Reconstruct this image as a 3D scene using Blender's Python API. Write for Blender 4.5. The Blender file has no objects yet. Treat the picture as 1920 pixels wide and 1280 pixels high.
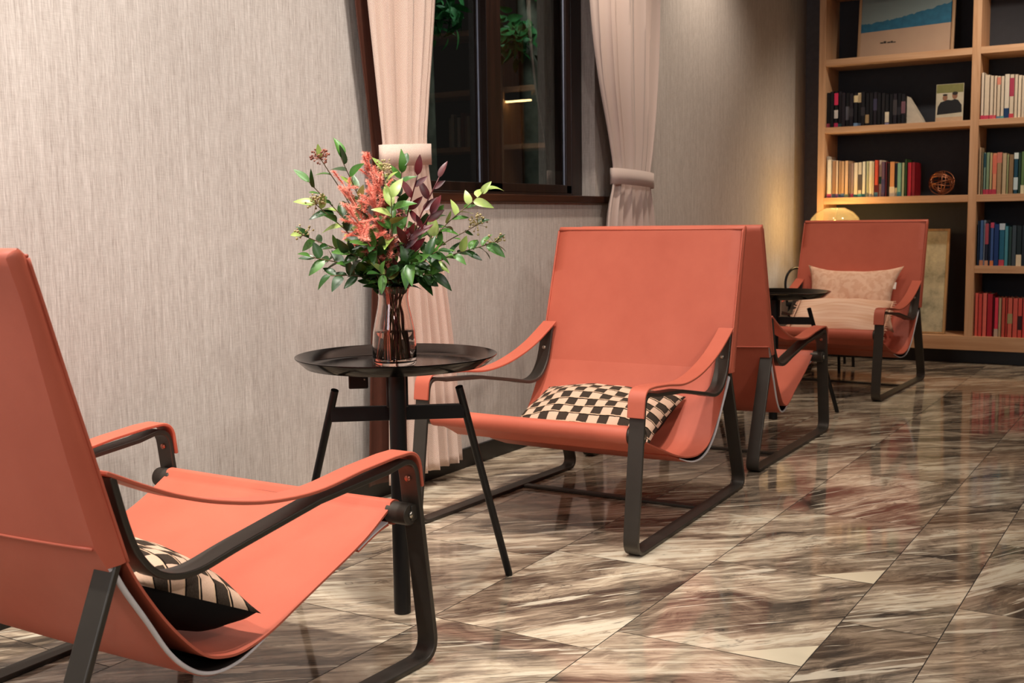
import bpy, math, random
from mathutils import Vector, Matrix, noise as mnoise

PI = math.pi
R = math.radians
scene = bpy.context.scene
COL = scene.collection

# ------------------------------------------------------------------ basics
def lin(c):
    if isinstance(c, str):
        c = c.lstrip('#'); c = [int(c[i:i+2], 16) for i in (0, 2, 4)]
    out = []
    for v in c:
        v = v / 255.0
        out.append(v / 12.92 if v <= 0.04045 else ((v + 0.055) / 1.055) ** 2.4)
    return (out[0], out[1], out[2], 1.0)

class MB:
    """collects polygons, then links them as one mesh object"""
    def __init__(self):
        self.v = []; self.f = []; self.m = []; self.s = []; self.uv = []
    def add(self, verts, faces, mi=0, smooth=True, uvs=None):
        o = len(self.v)
        self.v += [tuple(p) for p in verts]
        for i, f in enumerate(faces):
            self.f.append([o + k for k in f]); self.m.append(mi); self.s.append(smooth)
            self.uv.append(uvs[i] if uvs else None)
        return self
    def box(self, x0, x1, y0, y1, z0, z1, mi=0):
        P = [(x, y, z) for x in (x0, x1) for y in (y0, y1) for z in (z0, z1)]
        F = [(0, 1, 3, 2), (4, 6, 7, 5), (0, 4, 5, 1), (2, 3, 7, 6), (0, 2, 6, 4), (1, 5, 7, 3)]
        return self.add(P, F, mi, False)
    def obox(self, c, ax, ay, az, hx, hy, hz, mi=0):
        c = Vector(c)
        P = [c + ax*(sx*hx) + ay*(sy*hy) + az*(sz*hz) for sx in (-1, 1) for sy in (-1, 1) for sz in (-1, 1)]
        F = [(0, 1, 3, 2), (4, 6, 7, 5), (0, 4, 5, 1), (2, 3, 7, 6), (0, 2, 6, 4), (1, 5, 7, 3)]
        return self.add(P, F, mi, False)
    def tube(self, pts, r, n=8, mi=0, closed=False, cap=True):
        pts = [Vector(p) for p in pts]; N = len(pts)
        rr = r if hasattr(r, '__len__') else [r] * N
        V = []; up = None
        for i, p in enumerate(pts):
            a = pts[i-1] if (i > 0 or closed) else p
            b = pts[(i+1) % N] if (i < N-1 or closed) else p
            t = (b - a).normalized() if (b - a).length > 1e-9 else Vector((0, 0, 1))
            if up is None:
                up = Vector((0, 0, 1)) if abs(t.z) < .9 else Vector((1, 0, 0))
            e1 = (up - t * up.dot(t)).normalized(); up = e1; e2 = t.cross(e1)
            for k in range(n):
                an = 2*PI*k/n
                V.append(p + (e1*math.cos(an) + e2*math.sin(an)) * rr[i])
        F = []
        for i in range(N if closed else N-1):
            j = (i+1) % N
            for k in range(n):
                l = (k+1) % n
                F.append((i*n+k, i*n+l, j*n+l, j*n+k))
        if cap and not closed:
            F.append(tuple(range(n-1, -1, -1))); F.append(tuple((N-1)*n + k for k in range(n)))
        return self.add(V, F, mi, n > 4)
    def lathe(self, prof, n=40, c=(0, 0, 0), mi=0, capb=False, capt=False):
        V = []; F = []
        for (r, z) in prof:
            for k in range(n):
                a = 2*PI*k/n
                V.append((c[0] + r*math.cos(a), c[1] + r*math.sin(a), c[2] + z))
        for i in range(len(prof)-1):
            for k in range(n):
                l = (k+1) % n
                F.append((i*n+k, i*n+l, (i+1)*n+l, (i+1)*n+k))
        if capb: F.append(tuple(range(n-1, -1, -1)))
        if capt: F.append(tuple((len(prof)-1)*n + k for k in range(n)))
        return self.add(V, F, mi, True)
    def ribbon(self, path, v0, v1, th, mi=0, splay=0.0):
        """flat bar: path of (u, z) swept, wide from v0 to v1 along y, th thick"""
        N = len(path); V = []
        for i, (u, z) in enumerate(path):
            a = path[max(0, i-1)]; b = path[min(N-1, i+1)]
            t = Vector((b[0]-a[0], 0, b[1]-a[1])).normalized(); nn = Vector((-t.z, 0, t.x))
            p = Vector((u, 0, z))
            for (s, v) in ((-1, v0), (-1, v1), (1, v1), (1, v0)):
                q = p + nn * (s*th/2); V.append((q.x, v + splay*q.x, q.z))
        F = []
        for i in range(N-1):
            for k in range(4):
                l = (k+1) % 4
                F.append((i*4+k, i*4+l, i*4+4+l, i*4+4+k))
        F.append((3, 2, 1, 0)); F.append(tuple((N-1)*4+k for k in range(4)))
        return self.add(V, F, mi, True)
    def build(self, name, mats, parent=None, bevel=0, subsurf=0, auto=None):
        me = bpy.data.meshes.new(name)
        me.from_pydata(self.v, [], self.f); me.update()
        me.polygons.foreach_set('material_index', self.m)
        me.polygons.foreach_set('use_smooth', self.s)
        if any(u for u in self.uv):
            ul = me.uv_layers.new(name='UVMap')
            for p, u in zip(me.polygons, self.uv):
                if u:
                    for li, c in zip(p.loop_indices, u): ul.data[li].uv = c
        for m in (mats if isinstance(mats, (list, tuple)) else [mats]): me.materials.append(m)
        o = bpy.data.objects.new(name, me); COL.objects.link(o)
        if parent: o.parent = parent
        if auto is not None:
            me.set_sharp_from_angle(angle=R(auto))
        if bevel:
            b = o.modifiers.new('edge', 'BEVEL'); b.width = bevel; b.segments = 2; b.limit_method = 'ANGLE'; b.angle_limit = R(40)
        if subsurf:
            s = o.modifiers.new('smooth', 'SUBSURF'); s.levels = s.render_levels = subsurf
        return o

def crom(pts, n=8):
    """Catmull-Rom through points"""
    P = [Vector(p) for p in pts]; out = []
    for i in range(len(P)-1):
        p0 = P[i-1] if i else P[0]*2 - P[1]; p1 = P[i]; p2 = P[i+1]
        p3 = P[i+2] if i+2 < len(P) else P[-1]*2 - P[-2]
        for k in range(n):
            t = k/n
            out.append(0.5*((2*p1) + (p2-p0)*t + (2*p0-5*p1+4*p2-p3)*t*t + (3*p1-p0-3*p2+p3)*t**3))
    out.append(P[-1].copy())
    return out

def rounded(pts, rads, n=6):
    """polyline with rounded corners; rads one per inner point"""
    P = [Vector((p[0], p[1])) for p in pts]; out = [P[0]]
    for i in range(1, len(P)-1):
        a = (P[i-1]-P[i]); b = (P[i+1]-P[i]); d = min(rads[i-1], a.length*.48, b.length*.48)
        s = P[i] + a.normalized()*d; e = P[i] + b.normalized()*d
        for k in range(n+1):
            t = k/n; out.append(s*(1-t)**2 + P[i]*2*t*(1-t) + e*t*t)
    out.append(P[-1])
    return [(p.x, p.y) for p in out]

def tag(o, label=None, cat=None, group=None, kind=None):
    if label: o['label'] = label
    if cat: o['category'] = cat
    if group: o['group'] = group
    if kind: o['kind'] = kind
    return o
def thing(name, label, cat, loc=(0, 0, 0), rz=0.0, group=None):
    o = bpy.data.objects.new(name, None); o.empty_display_size = .05; COL.objects.link(o)
    o.location = loc; o.rotation_euler = (0, 0, rz)
    return tag(o, label, cat, group)
def structure(name, mb, mat, **k):
    return tag(mb.build(name, mat, **k), kind='structure')
def copy_tree(o, parent=None):
    c = o.copy(); COL.objects.link(c)
    if parent: c.parent = parent
    for ch in list(o.children): copy_tree(ch, c)
    return c

# ------------------------------------------------------------------ materials
def new_mat(name):
    m = bpy.data.materials.new(name); m.use_nodes = True
    nt = m.node_tree; b = nt.nodes['Principled BSDF']
    return m, nt, b
def N(nt, typ, **kw):
    n = nt.nodes.new(typ)
    for k, v in kw.items():
        if k.startswith('_'): setattr(n, k[1:], v)
        else: n.inputs[k.replace('__', ' ')].default_value = v
    return n
def L(nt, a, b): nt.links.new(a, b)
def ramp(nt, stops, interp='LINEAR'):
    r = nt.nodes.new('ShaderNodeValToRGB'); r.color_ramp.interpolation = interp
    e = r.color_ramp.elements
    while len(e) < len(stops): e.new(0.5)
    for i, (p, c) in enumerate(stops):
        e[i].position = p; e[i].color = c
    return r
def coords(nt, out='Object', scale=(1, 1, 1), rot=(0, 0, 0)):
    tc = nt.nodes.new('ShaderNodeTexCoord'); mp = nt.nodes.new('ShaderNodeMapping')
    mp.inputs['Scale'].default_value = scale; mp.inputs['Rotation'].default_value = rot
    L(nt, tc.outputs[out], mp.inputs['Vector']); return mp.outputs['Vector']
def noise_tex(nt, vec, scale=5, detail=3, rough=.5, dist=0.0):
    n = N(nt, 'ShaderNodeTexNoise', Scale=scale, Detail=detail, Roughness=rough, Distortion=dist)
    if vec is not None: L(nt, vec, n.inputs['Vector'])
    return n.outputs['Fac']
def mixc(nt, fac, a, b, mode='MIX'):
    m = nt.nodes.new('ShaderNodeMix'); m.data_type = 'RGBA'; m.blend_type = mode
    for sock, val in ((m.inputs[0], fac), (m.inputs[6], a), (m.inputs[7], b)):
        if hasattr(val, 'is_linked') or isinstance(val, bpy.types.NodeSocket): L(nt, val, sock)
        else: sock.default_value = val
    return m.outputs[2]
def math_n(nt, op, a, b=None, c=None):
    m = nt.nodes.new('ShaderNodeMath'); m.operation = op
    for i, val in enumerate((a, b, c)):
        if val is None: continue
        if isinstance(val, bpy.types.NodeSocket): L(nt, val, m.inputs[i])
        else: m.inputs[i].default_value = val
    return m.outputs[0]
def bump(nt, b, h, strength=.2, dist=.01):
    n = N(nt, 'ShaderNodeBump', Strength=strength, Distance=dist)
    L(nt, h, n.inputs['Height']); L(nt, n.outputs['Normal'], b.inputs['Normal'])

def plain(name, col, rough=.5, metal=0.0, spec=.5, var=.08, vscale=30):
    m, nt, b = new_mat(name)
    c = lin(col)
    f = noise_tex(nt, coords(nt), vscale, 3)
    d = tuple(max(0, x*(1-var)) for x in c[:3]) + (1,); l = tuple(min(1, x*(1+var)) for x in c[:3]) + (1,)
    r = ramp(nt, [(.3, d), (.7, l)]); L(nt, f, r.inputs[0]); L(nt, r.outputs[0], b.inputs['Base Color'])
    b.inputs['Roughness'].default_value = rough; b.inputs['Metallic'].default_value = metal
    b.inputs['Specular IOR Level'].default_value = spec
    return m

def leather_mat():
    m, nt, b = new_mat('terracotta_leather')
    co = coords(nt)
    f = noise_tex(nt, co, 6, 4, .6); r = ramp(nt, [(.3, lin('#c0604a')), (.7, lin('#c96851'))]); L(nt, f, r.inputs[0])
    L(nt, r.outputs[0], b.inputs['Base Color'])
    b.inputs['Roughness'].default_value = .47; b.inputs['Specular IOR Level'].default_value = .4
    v = N(nt, 'ShaderNodeTexVoronoi', Scale=520.0); L(nt, co, v.inputs['Vector'])
    bump(nt, b, v.outputs['Distance'], .07, .002)
    return m
def wall_mat():
    m, nt, b = new_mat('woven_linen_wallpaper')
    a = noise_tex(nt, coords(nt, scale=(420, 420, 26)), 1, 3, .6)
    c = noise_tex(nt, coords(nt, scale=(30, 30, 480)), 1, 2, .6)
    d = noise_tex(nt, coords(nt, scale=(170, 170, 5)), 1, 2, .6)
    s = math_n(nt, 'ADD', math_n(nt, 'MULTIPLY', a, .5), math_n(nt, 'ADD', math_n(nt, 'MULTIPLY', c, .2), math_n(nt, 'MULTIPLY', d, .3)))
    r = ramp(nt, [(.33, lin('#a2978f')), (.47, lin('#b9afa7')), (.55, lin('#c5bcb4')), (.68, lin('#d7cec7'))]); L(nt, s, r.inputs[0])
    L(nt, r.outputs[0], b.inputs['Base Color']); b.inputs['Roughness'].default_value = .85
    b.inputs['Specular IOR Level'].default_value = .15
    bump(nt, b, s, .12, .001)
    return m
def marble_mat():
    m, nt, b = new_mat('polished_streaked_marble')
    uv = nt.nodes.new('ShaderNodeUVMap').outputs[0]
    def mp(scale, rot=46):
        n = nt.nodes.new('ShaderNodeMapping'); n.vector_type = 'POINT'
        n2 = nt.nodes.new('ShaderNodeMapping')
        n.inputs['Rotation'].default_value = (0, 0, R(rot)); n2.inputs['Scale'].default_value = scale
        L(nt, uv, n.inputs['Vector']); L(nt, n.outputs[0], n2.inputs['Vector']); return n2.outputs[0]
    w = N(nt, 'ShaderNodeTexNoise', Scale=3.2, Detail=3.0); L(nt, uv, w.inputs['Vector'])
    base = mp((.8, 5.5, 1))
    wv = nt.nodes.new('ShaderNodeVectorMath'); wv.operation = 'MULTIPLY_ADD'
    L(nt, w.outputs['Color'], wv.inputs[0]); wv.inputs[1].default_value = (.5, 1.9, 0); L(nt, base, wv.inputs[2])
    big = noise_tex(nt, wv.outputs[0], 1.0, 9, .66, .5)
    fine = noise_tex(nt, mp((3.0, 34.0, 1)), 1.0, 7, .7, 1.2)
    vein = noise_tex(nt, mp((1.1, 9.0, 1)), 1.0, 5, .6, 1.6)
    s = math_n(nt, 'ADD', math_n(nt, 'MULTIPLY', big, .68), math_n(nt, 'MULTIPLY', fine, .32))
    r = ramp(nt, [(.34, lin('#2f2a25')), (.42, lin('#584d43')), (.47, lin('#857563')), (.515, lin('#a79580')), (.545, lin('#c8b59b')), (.585, lin('#e0d3ba')), (.66, lin('#ece0c8'))])
    L(nt, s, r.inputs[0])
    vr = ramp(nt, [(.482, (0, 0, 0, 1)), (.496, (1, 1, 1, 1)), (.51, (0, 0, 0, 1))]); L(nt, vein, vr.inputs[0])
    c = mixc(nt, math_n(nt, 'MULTIPLY', vr.outputs[0], .6), r.outputs[0], lin('#3d3835'))
    vein2 = noise_tex(nt, mp((2.4, 30.0, 1)), 1.0, 3, .6, 1.0)
    vr2 = ramp(nt, [(.60, (0, 0, 0, 1)), (.64, (1, 1, 1, 1))]); L(nt, vein2, vr2.inputs[0])
    c = mixc(nt, math_n(nt, 'MULTIPLY', vr2.outputs[0], .75), c, lin('#ece0c8'))
    L(nt, c, b.inputs['Base Color'])
    b.inputs['Roughness'].default_value = .07; b.inputs['IOR'].default_value = 1.55; b.inputs['Specular IOR Level'].default_value = .5
    return m
def herringbone_mat(name, c1, c2):
    m, nt, b = new_mat(name)
    uv = nt.nodes.new('ShaderNodeUVMap').outputs[0]
    sp = nt.nodes.new('ShaderNodeSeparateXYZ'); L(nt, uv, sp.inputs[0])
    pp = math_n(nt, 'PINGPONG', sp.outputs[0], .0085)
    t = math_n(nt, 'FRACT', math_n(nt, 'DIVIDE', math_n(nt, 'ADD', sp.outputs[1], pp), .0046))
    r = ramp(nt, [(.0, lin(c1)), (.42, lin(c1)), (.55, lin(c2)), (.92, lin(c2)), (1, lin(c1))]); L(nt, t, r.inputs[0])
    L(nt, r.outputs[0], b.inputs['Base Color']); b.inputs['Roughness'].default_value = .85
    b.inputs['Specular IOR Level'].default_value = .15; b.inputs['Sheen Weight'].default_value = .15
    bump(nt, b, t, .12, .001)
    return m
def checker_mat():
    m, nt, b = new_mat('checked_woven_cushion_cloth')
    uv = nt.nodes.new('ShaderNodeUVMap').outputs[0]
    sp = nt.nodes.new('ShaderNodeSeparateXYZ'); L(nt, uv, sp.inputs[0])
    wob = noise_tex(nt, uv, 45, 2)
    v = math_n(nt, 'ADD', sp.outputs[1], math_n(nt, 'MULTIPLY', wob, .006))
    u = math_n(nt, 'ADD', sp.outputs[0], math_n(nt, 'MULTIPLY', wob, .004))
    cw, rh = .0375, .0385
    row = math_n(nt, 'FLOOR', math_n(nt, 'DIVIDE', v, rh)); colu = math_n(nt, 'FLOOR', math_n(nt, 'DIVIDE', u, cw))
    par = math_n(nt, 'MODULO', math_n(nt, 'ABSOLUTE', math_n(nt, 'ADD', row, colu)), 2.0)
    fr = math_n(nt, 'FRACT', math_n(nt, 'DIVIDE', v, rh))
    knit = noise_tex(nt, uv, 420, 2)
    dark = mixc(nt, knit, lin('#1d1714'), lin('#54483d')); pale = mixc(nt, knit, lin('#cba68c'), lin('#e6c7ae'))
    c = mixc(nt, math_n(nt, 'GREATER_THAN', par, .5), dark, pale)
    line = math_n(nt, 'MULTIPLY', math_n(nt, 'GREATER_THAN', fr, .80), math_n(nt, 'LESS_THAN', fr, .91))
    line2 = math_n(nt, 'GREATER_THAN', fr, .91)
    c = mixc(nt, line, c, lin('#15100e')); c = mixc(nt, line2, c, lin('#d9b898'))
    L(nt, c, b.inputs['Base Color']); b.inputs['Roughness'].default_value = .9; b.inputs['Specular IOR Level'].default_value = .1
    bump(nt, b, knit, .2, .002)
    return m
def wood_mat(name, c1, c2, c3, axis='Y', rough=.5):
    m, nt, b = new_mat(name)
    sc = {'X': (1.2, 22, 22), 'Y': (22, 1.2, 22), 'Z': (22, 22, 1.2)}[axis]
    f = noise_tex(nt, coords(nt, scale=sc), 1.6, 5, .6, .6)
    r = ramp(nt, [(.3, lin(c1)), (.5, lin(c2)), (.72, lin(c3))]); L(nt, f, r.inputs[0])
    L(nt, r.outputs[0], b.inputs['Base Color']); b.inputs['Roughness'].default_value = rough
    return m
def glass_mat(name, col, ior=1.45, rough=0.0):
    m, nt, b = new_mat(name)
    b.inputs['Base Color'].default_value = lin(col); b.inputs['Transmission Weight'].default_value = 1.0
    b.inputs['Roughness'].default_value = rough; b.inputs['IOR'].default_value = ior
    return m
def pane_mat():
    m, nt, b = new_mat('window_glass')
    out = nt.nodes['Material Output']; nt.nodes.remove(b)
    tr = N(nt, 'ShaderNodeBsdfTransparent'); tr.inputs[0].default_value = (.9, .93, .93, 1)
    gl = N(nt, 'ShaderNodeBsdfGlossy', Roughness=.0); fr = N(nt, 'ShaderNodeFresnel', IOR=1.8)
    ge = nt.nodes.new('ShaderNodeNewGeometry'); ff = math_n(nt, 'MULTIPLY', fr.outputs[0], math_n(nt, 'SUBTRACT', 1.0, ge.outputs['Backfacing']))
    mx = nt.nodes.new('ShaderNodeMixShader'); L(nt, ff, mx.inputs[0]); L(nt, tr.outputs[0], mx.inputs[1]); L(nt, gl.outputs[0], mx.inputs[2])
    L(nt, mx.outputs[0], out.inputs[0]); return m
def emit_mat(name, col, s):
    m, nt, b = new_mat(name)
    b.inputs['Base Color'].default_value = lin(col)
    b.inputs['Emission Color'].default_value = lin(col); b.inputs['Emission Strength'].default_value = s
    return m
def leaf_mat(name, c1, c2, rough=.38, trans=.0):
    m, nt, b = new_mat(name)
    f = noise_tex(nt, coords(nt), 16, 3)
    r = ramp(nt, [(.35, lin(c1)), (.65, lin(c2))]); L(nt, f, r.inputs[0]); L(nt, r.outputs[0], b.inputs['Base Color'])
    b.inputs['Roughness'].default_value = rough
    return m

LEATHER = leather_mat()
FELT = plain('pale_grey_felt_lining', '#d9d5d8', .9)
METAL = plain('bronze_grey_metal', '#4a453f', .42, .55, .5, .05)
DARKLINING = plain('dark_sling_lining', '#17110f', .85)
BOLT = plain('dull_steel_bolt', '#b9b2a6', .3, .9)
COPPERBOLT = plain('copper_rivet', '#c07a66', .35, .8)
BLACK = plain('black_powder_coated_steel', '#0d0d0f', .42, .2, .5)
BLACKTRAY = plain('black_lacquered_tray', '#070606', .12, .0, .22)
WALL = wall_mat()
MARBLE = marble_mat()
GROUT = plain('dark_grout', '#3b342e', .8)
CURTAIN = herringbone_mat('herringbone_curtain_cloth', '#f2dccb', '#b08c7e')
CURTAIN2 = herringbone_mat('plain_curtain_cloth', '#d3c0b6', '#c0aba2')
LINING = plain('brown_curtain_lining', '#4a2416', .6)
CHECK = checker_mat()
BLACKCLOTH = plain('black_cushion_backing', '#0a090a', .85, 0, .2)
OAK = wood_mat('pale_oak', '#c08f66', '#d0a178', '#dcb18a', 'Y')
OAKZ = wood_mat('pale_oak_upright', '#c08f66', '#d0a178', '#dcb18a', 'Z')
NAVY = plain('dark_navy_back_board', '#2c2e34', .7)
DARKFRAME = wood_mat('dark_brown_window_frame', '#150c09', '#22140f', '#2e1b14', 'Z', .35)
DARKSILL = wood_mat('dark_brown_sill', '#1d100b', '#3b2117', '#54301f', 'X', .32)
BLACKTRIM = plain('black_skirting', '#0e0d0c', .4)
PANE = pane_mat()
SHADEDWALL = plain('shaded_wall_grey', '#6d6a6b', .8)  # the end wall's shadow is put into this grey
CEIL = plain('off_white_ceiling', '#a89f95', .9)

# ------------------------------------------------------------------ camera
CAMH = .95
F_PX = 2128.16; yaw, pitch, roll = 0.5448494, 0.10691153, -0.01362654
f0 = Vector((math.cos(yaw), math.sin(yaw), 0)); r0 = Vector((math.sin(yaw), -math.cos(yaw), 0)); u0 = Vector((0, 0, 1))
fw = f0*math.cos(pitch) - u0*math.sin(pitch); uu = u0*math.cos(pitch) + f0*math.sin(pitch)
rr = r0*math.cos(roll) + uu*math.sin(roll); u2 = uu*math.cos(roll) - r0*math.sin(roll)
cam = bpy.data.cameras.new('camera'); cam.sensor_width = 36; cam.lens = F_PX/1920*36; cam.clip_start = .05
camo = bpy.data.objects.new('camera', cam); COL.objects.link(camo)
M = Matrix((rr, u2, -fw)).transposed().to_4x4(); M.translation = Vector((0, 0, CAMH)); camo.matrix_world = M
cam.dof.use_dof = True; cam.dof.focus_distance = 2.8; cam.dof.aperture_fstop = 9
scene.camera = camo

# ------------------------------------------------------------------ room
WY = 2.403           # left wall plane
EX = 7.96            # end wall plane
CZ = 2.85
WX0, WX1, WZ0, WZ1 = 3.22, 4.725, 1.052, 2.35   # window opening
RY = 2.50            # window plane
rnd = random.Random(7)

INLAY = [[(2.921, .838), (3.05, .686), (2.921, .686)], [(2.296, .85), (2.43, .686), (2.296, .686)]]
CREAM = plain('cream_marble_corner', '#e6d8bb', .08, 0, .5, .05, 9)
def build_floor():
    mb = MB(); g = .0012
    rows = [2.412, 1.98, 1.548, 1.116, .684, .463, .031, -.401, -.622, -1.054, -1.486, -1.918, -2.35]
    starts = {2: 2.79, 3: 2.295, 4: 2.605, 5: 2.83}
    for i in range(len(rows)-1):
        y1, y0 = rows[i], rows[i+1]
        L_ = .625
        x = (starts.get(i, rnd.uniform(2, 2.6)) if i in starts else rnd.uniform(2, 2.6)) - 9*L_
        while x < EX:
            a, c = max(x, -3.2), min(x+L_, EX)
            if c > a + .02:
                rx, ry = rnd.uniform(-40, 40), rnd.uniform(-40, 40)
                an = rnd.choice([0, 0, 0, .12, -.14, .25, -.3, .06])
                ca, sa = math.cos(an), math.sin(an)
                P = [(a+g, y0+g), (c-g, y0+g), (c-g, y1-g), (a+g, y1-g)]
                U = [((px*ca - py*sa) + rx, (px*sa + py*ca) + ry) for px, py in P]
                mb.add([(px, py, 0) for px, py in P], [(0, 1, 2, 3)], 0, False, [U])
            x += L_
    mb.add([(-3.2, -2.35, -.0012), (EX, -2.35, -.0012), (EX, 2.412, -.0012), (-3.2, 2.412, -.0012)], [(0, 1, 2, 3)], 1, False, [[(0, 0)]*4])
    # pale corner pieces laid flush into the tiles
    for P in INLAY: mb.add([(x, y, .0004) for x, y in P], [(0, 1, 2)], 2, False, [[(0, 0)]*3])
    mb.box(-3.2, EX, -2.35, 2.412, -.06, -.004, 1)
    structure('floor', mb, [MARBLE, GROUT, CREAM])
build_floor()

mb = MB()
T = .30
mb.box(-3.2, WX0, WY, WY+T, 0, CZ); mb.box(WX1, EX+.1, WY, WY+T, 0, CZ)
mb.box(WX0, WX1, WY, WY+T, 0, WZ0-.03); mb.box(WX0, WX1, WY, WY+T, WZ1, CZ)
structure('wall_left', mb, WALL)
mb = MB(); mb.box(EX, EX+.1, -2.35, WY, 0, CZ); structure('wall_end', mb, SHADEDWALL)
mb = MB(); mb.box(-3.2, EX+.1, -2.35, WY+T, CZ, CZ+.1); structure('ceiling', mb, CEIL)
mb = MB(); mb.box(-3.2, EX, WY-.014, WY, 0, .075); structure('baseboard_left', mb, BLACKTRIM, bevel=.002)
mb = MB(); mb.box(WX0-.12, 4.895, WY-.022, RY-.03, WZ0-.033, WZ0); structure('trim_1', mb, DARKSILL, bevel=.004)

# window
win = thing('window_1', None, None); win['kind'] = 'structure'
def wpart(name, boxes, mat, bevel=.003):
    mb = MB()
    for b in boxes: mb.box(*b)
    return mb.build(name, mat, win, bevel=bevel)
wpart('window_frame', [(WX0, WX0+.16, RY-.03, RY+.06, WZ0-.03, WZ1), (4.625, WX1, RY-.03, RY+.06, WZ0-.03, WZ1),
      (WX0+.16, 4.625, RY-.03, RY+.06, WZ0-.03, WZ0+.012), (WX0+.16, 4.625, RY-.03, RY+.06, WZ1-.06, WZ1)], DARKFRAME)
for nm, (a, b_), yy in (('sash', (3.38, 4.024), RY+.018), ('sash', (3.915, 4.625), RY-.012)):
    s = wpart(nm, [(a, a+.045 if a < 3.7 else a+.108, yy-.016, yy+.016, WZ0+.012, WZ1-.06), (b_-.108 if a < 3.7 else b_-.048, b_, yy-.016, yy+.016, WZ0+.012, WZ1-.06),
          (a, b_, yy-.016, yy+.016, WZ0+.012, WZ0+.05), (a, b_, yy-.016, yy+.016, WZ1-.11, WZ1-.06)], DARKFRAME)
    mb = MB(); x0, x1 = (a+.045, b_-.108) if a < 3.7 else (a+.108, b_-.048)
    mb.box(x0, x1, yy-.003, yy+.003, WZ0+.05, WZ1-.11); mb.build('pane', PANE, s)
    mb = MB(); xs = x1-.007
    mb.box(xs, xs+.006, yy-.007, yy-.0035, WZ0+.05, WZ1-.11)  # pale strip painting the bluish highlight along the frame edge
    mb.build('pane_edge_highlight', plain('painted_edge_highlight', '#8b93a8', .3), s)

# ------------------------------------------------------------------ chairs
W2 = .361     # half width over the frame at the back
BARW = .047
def curve2(pts, n=8): return [(p.x, p.y) for p in crom([(a, b, 0) for a, b in pts], n)]
SPL = .036    # the side frames stand a little wider apart at the front
def frame_path():
    lower = rounded([(.145, .432), (-.027, .006), (.9525, .006), (.889, .459), (.80, .443)], [.055, .055, .048], 7)
    upper = curve2([(.60, .427), (.40, .392), (.295, .373), (.228, .386), (.188, .425), (.1655, .475), (.1405, .566)], 7)
    return lower + upper
SLING = [(.155, .44), (.192, .37), (.25, .288), (.315, .222), (.37, .198), (.43, .192), (.52, .207), (.66, .255), (.78, .30), (.866, .346)]
UNDER = [(.107, .478), (.121, .445), (.15, .387), (.195, .318), (.245, .242), (.295, .195), (.345, .173), (.40, .169), (.45, .178), (.50, .194), (.545, .2085), (.58, .221)]

def sheet(path, half, th, nv=10, mi=0, crown=0.0):
    mb = MB(); Np = len(path); top = []; V = []
    for side in (1, -1):
        for i, (u, z) in enumerate(path):
            a = path[max(0, i-1)]; b = path[min(Np-1, i+1)]
            t = Vector((b[0]-a[0], b[1]-a[1])).normalized(); nx, nz = -t.y, t.x
            h = half(i/(Np-1))
            for k in range(nv+1):
                s = k/nv*2-1
                d = side*th/2 - crown*(1-s*s)*math.sin(PI*i/(Np-1))
                V.append((u + nx*d, s*h, z + nz*d))
    W = nv+1; O = Np*W; Fc = []
    for i in range(Np-1):
        for k in range(nv):
            q = (i*W+k, i*W+k+1, (i+1)*W+k+1, (i+1)*W+k)
            Fc.append(q); Fc.append(tuple(O+x for x in reversed(q)))
        for k, fl in ((0, 0), (nv, 1)):
            q = (i*W+k, (i+1)*W+k, O+(i+1)*W+k, O+i*W+k); Fc.append(q if not fl else q[::-1])
    for i, fl in ((0, 1), (Np-1, 0)):
        for k in range(nv):
            q = (i*W+k, O+i*W+k, O+i*W+k+1, i*W+k+1); Fc.append(q if not fl else q[::-1])
    mb.add(V, Fc, mi, True)
    return mb

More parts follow.
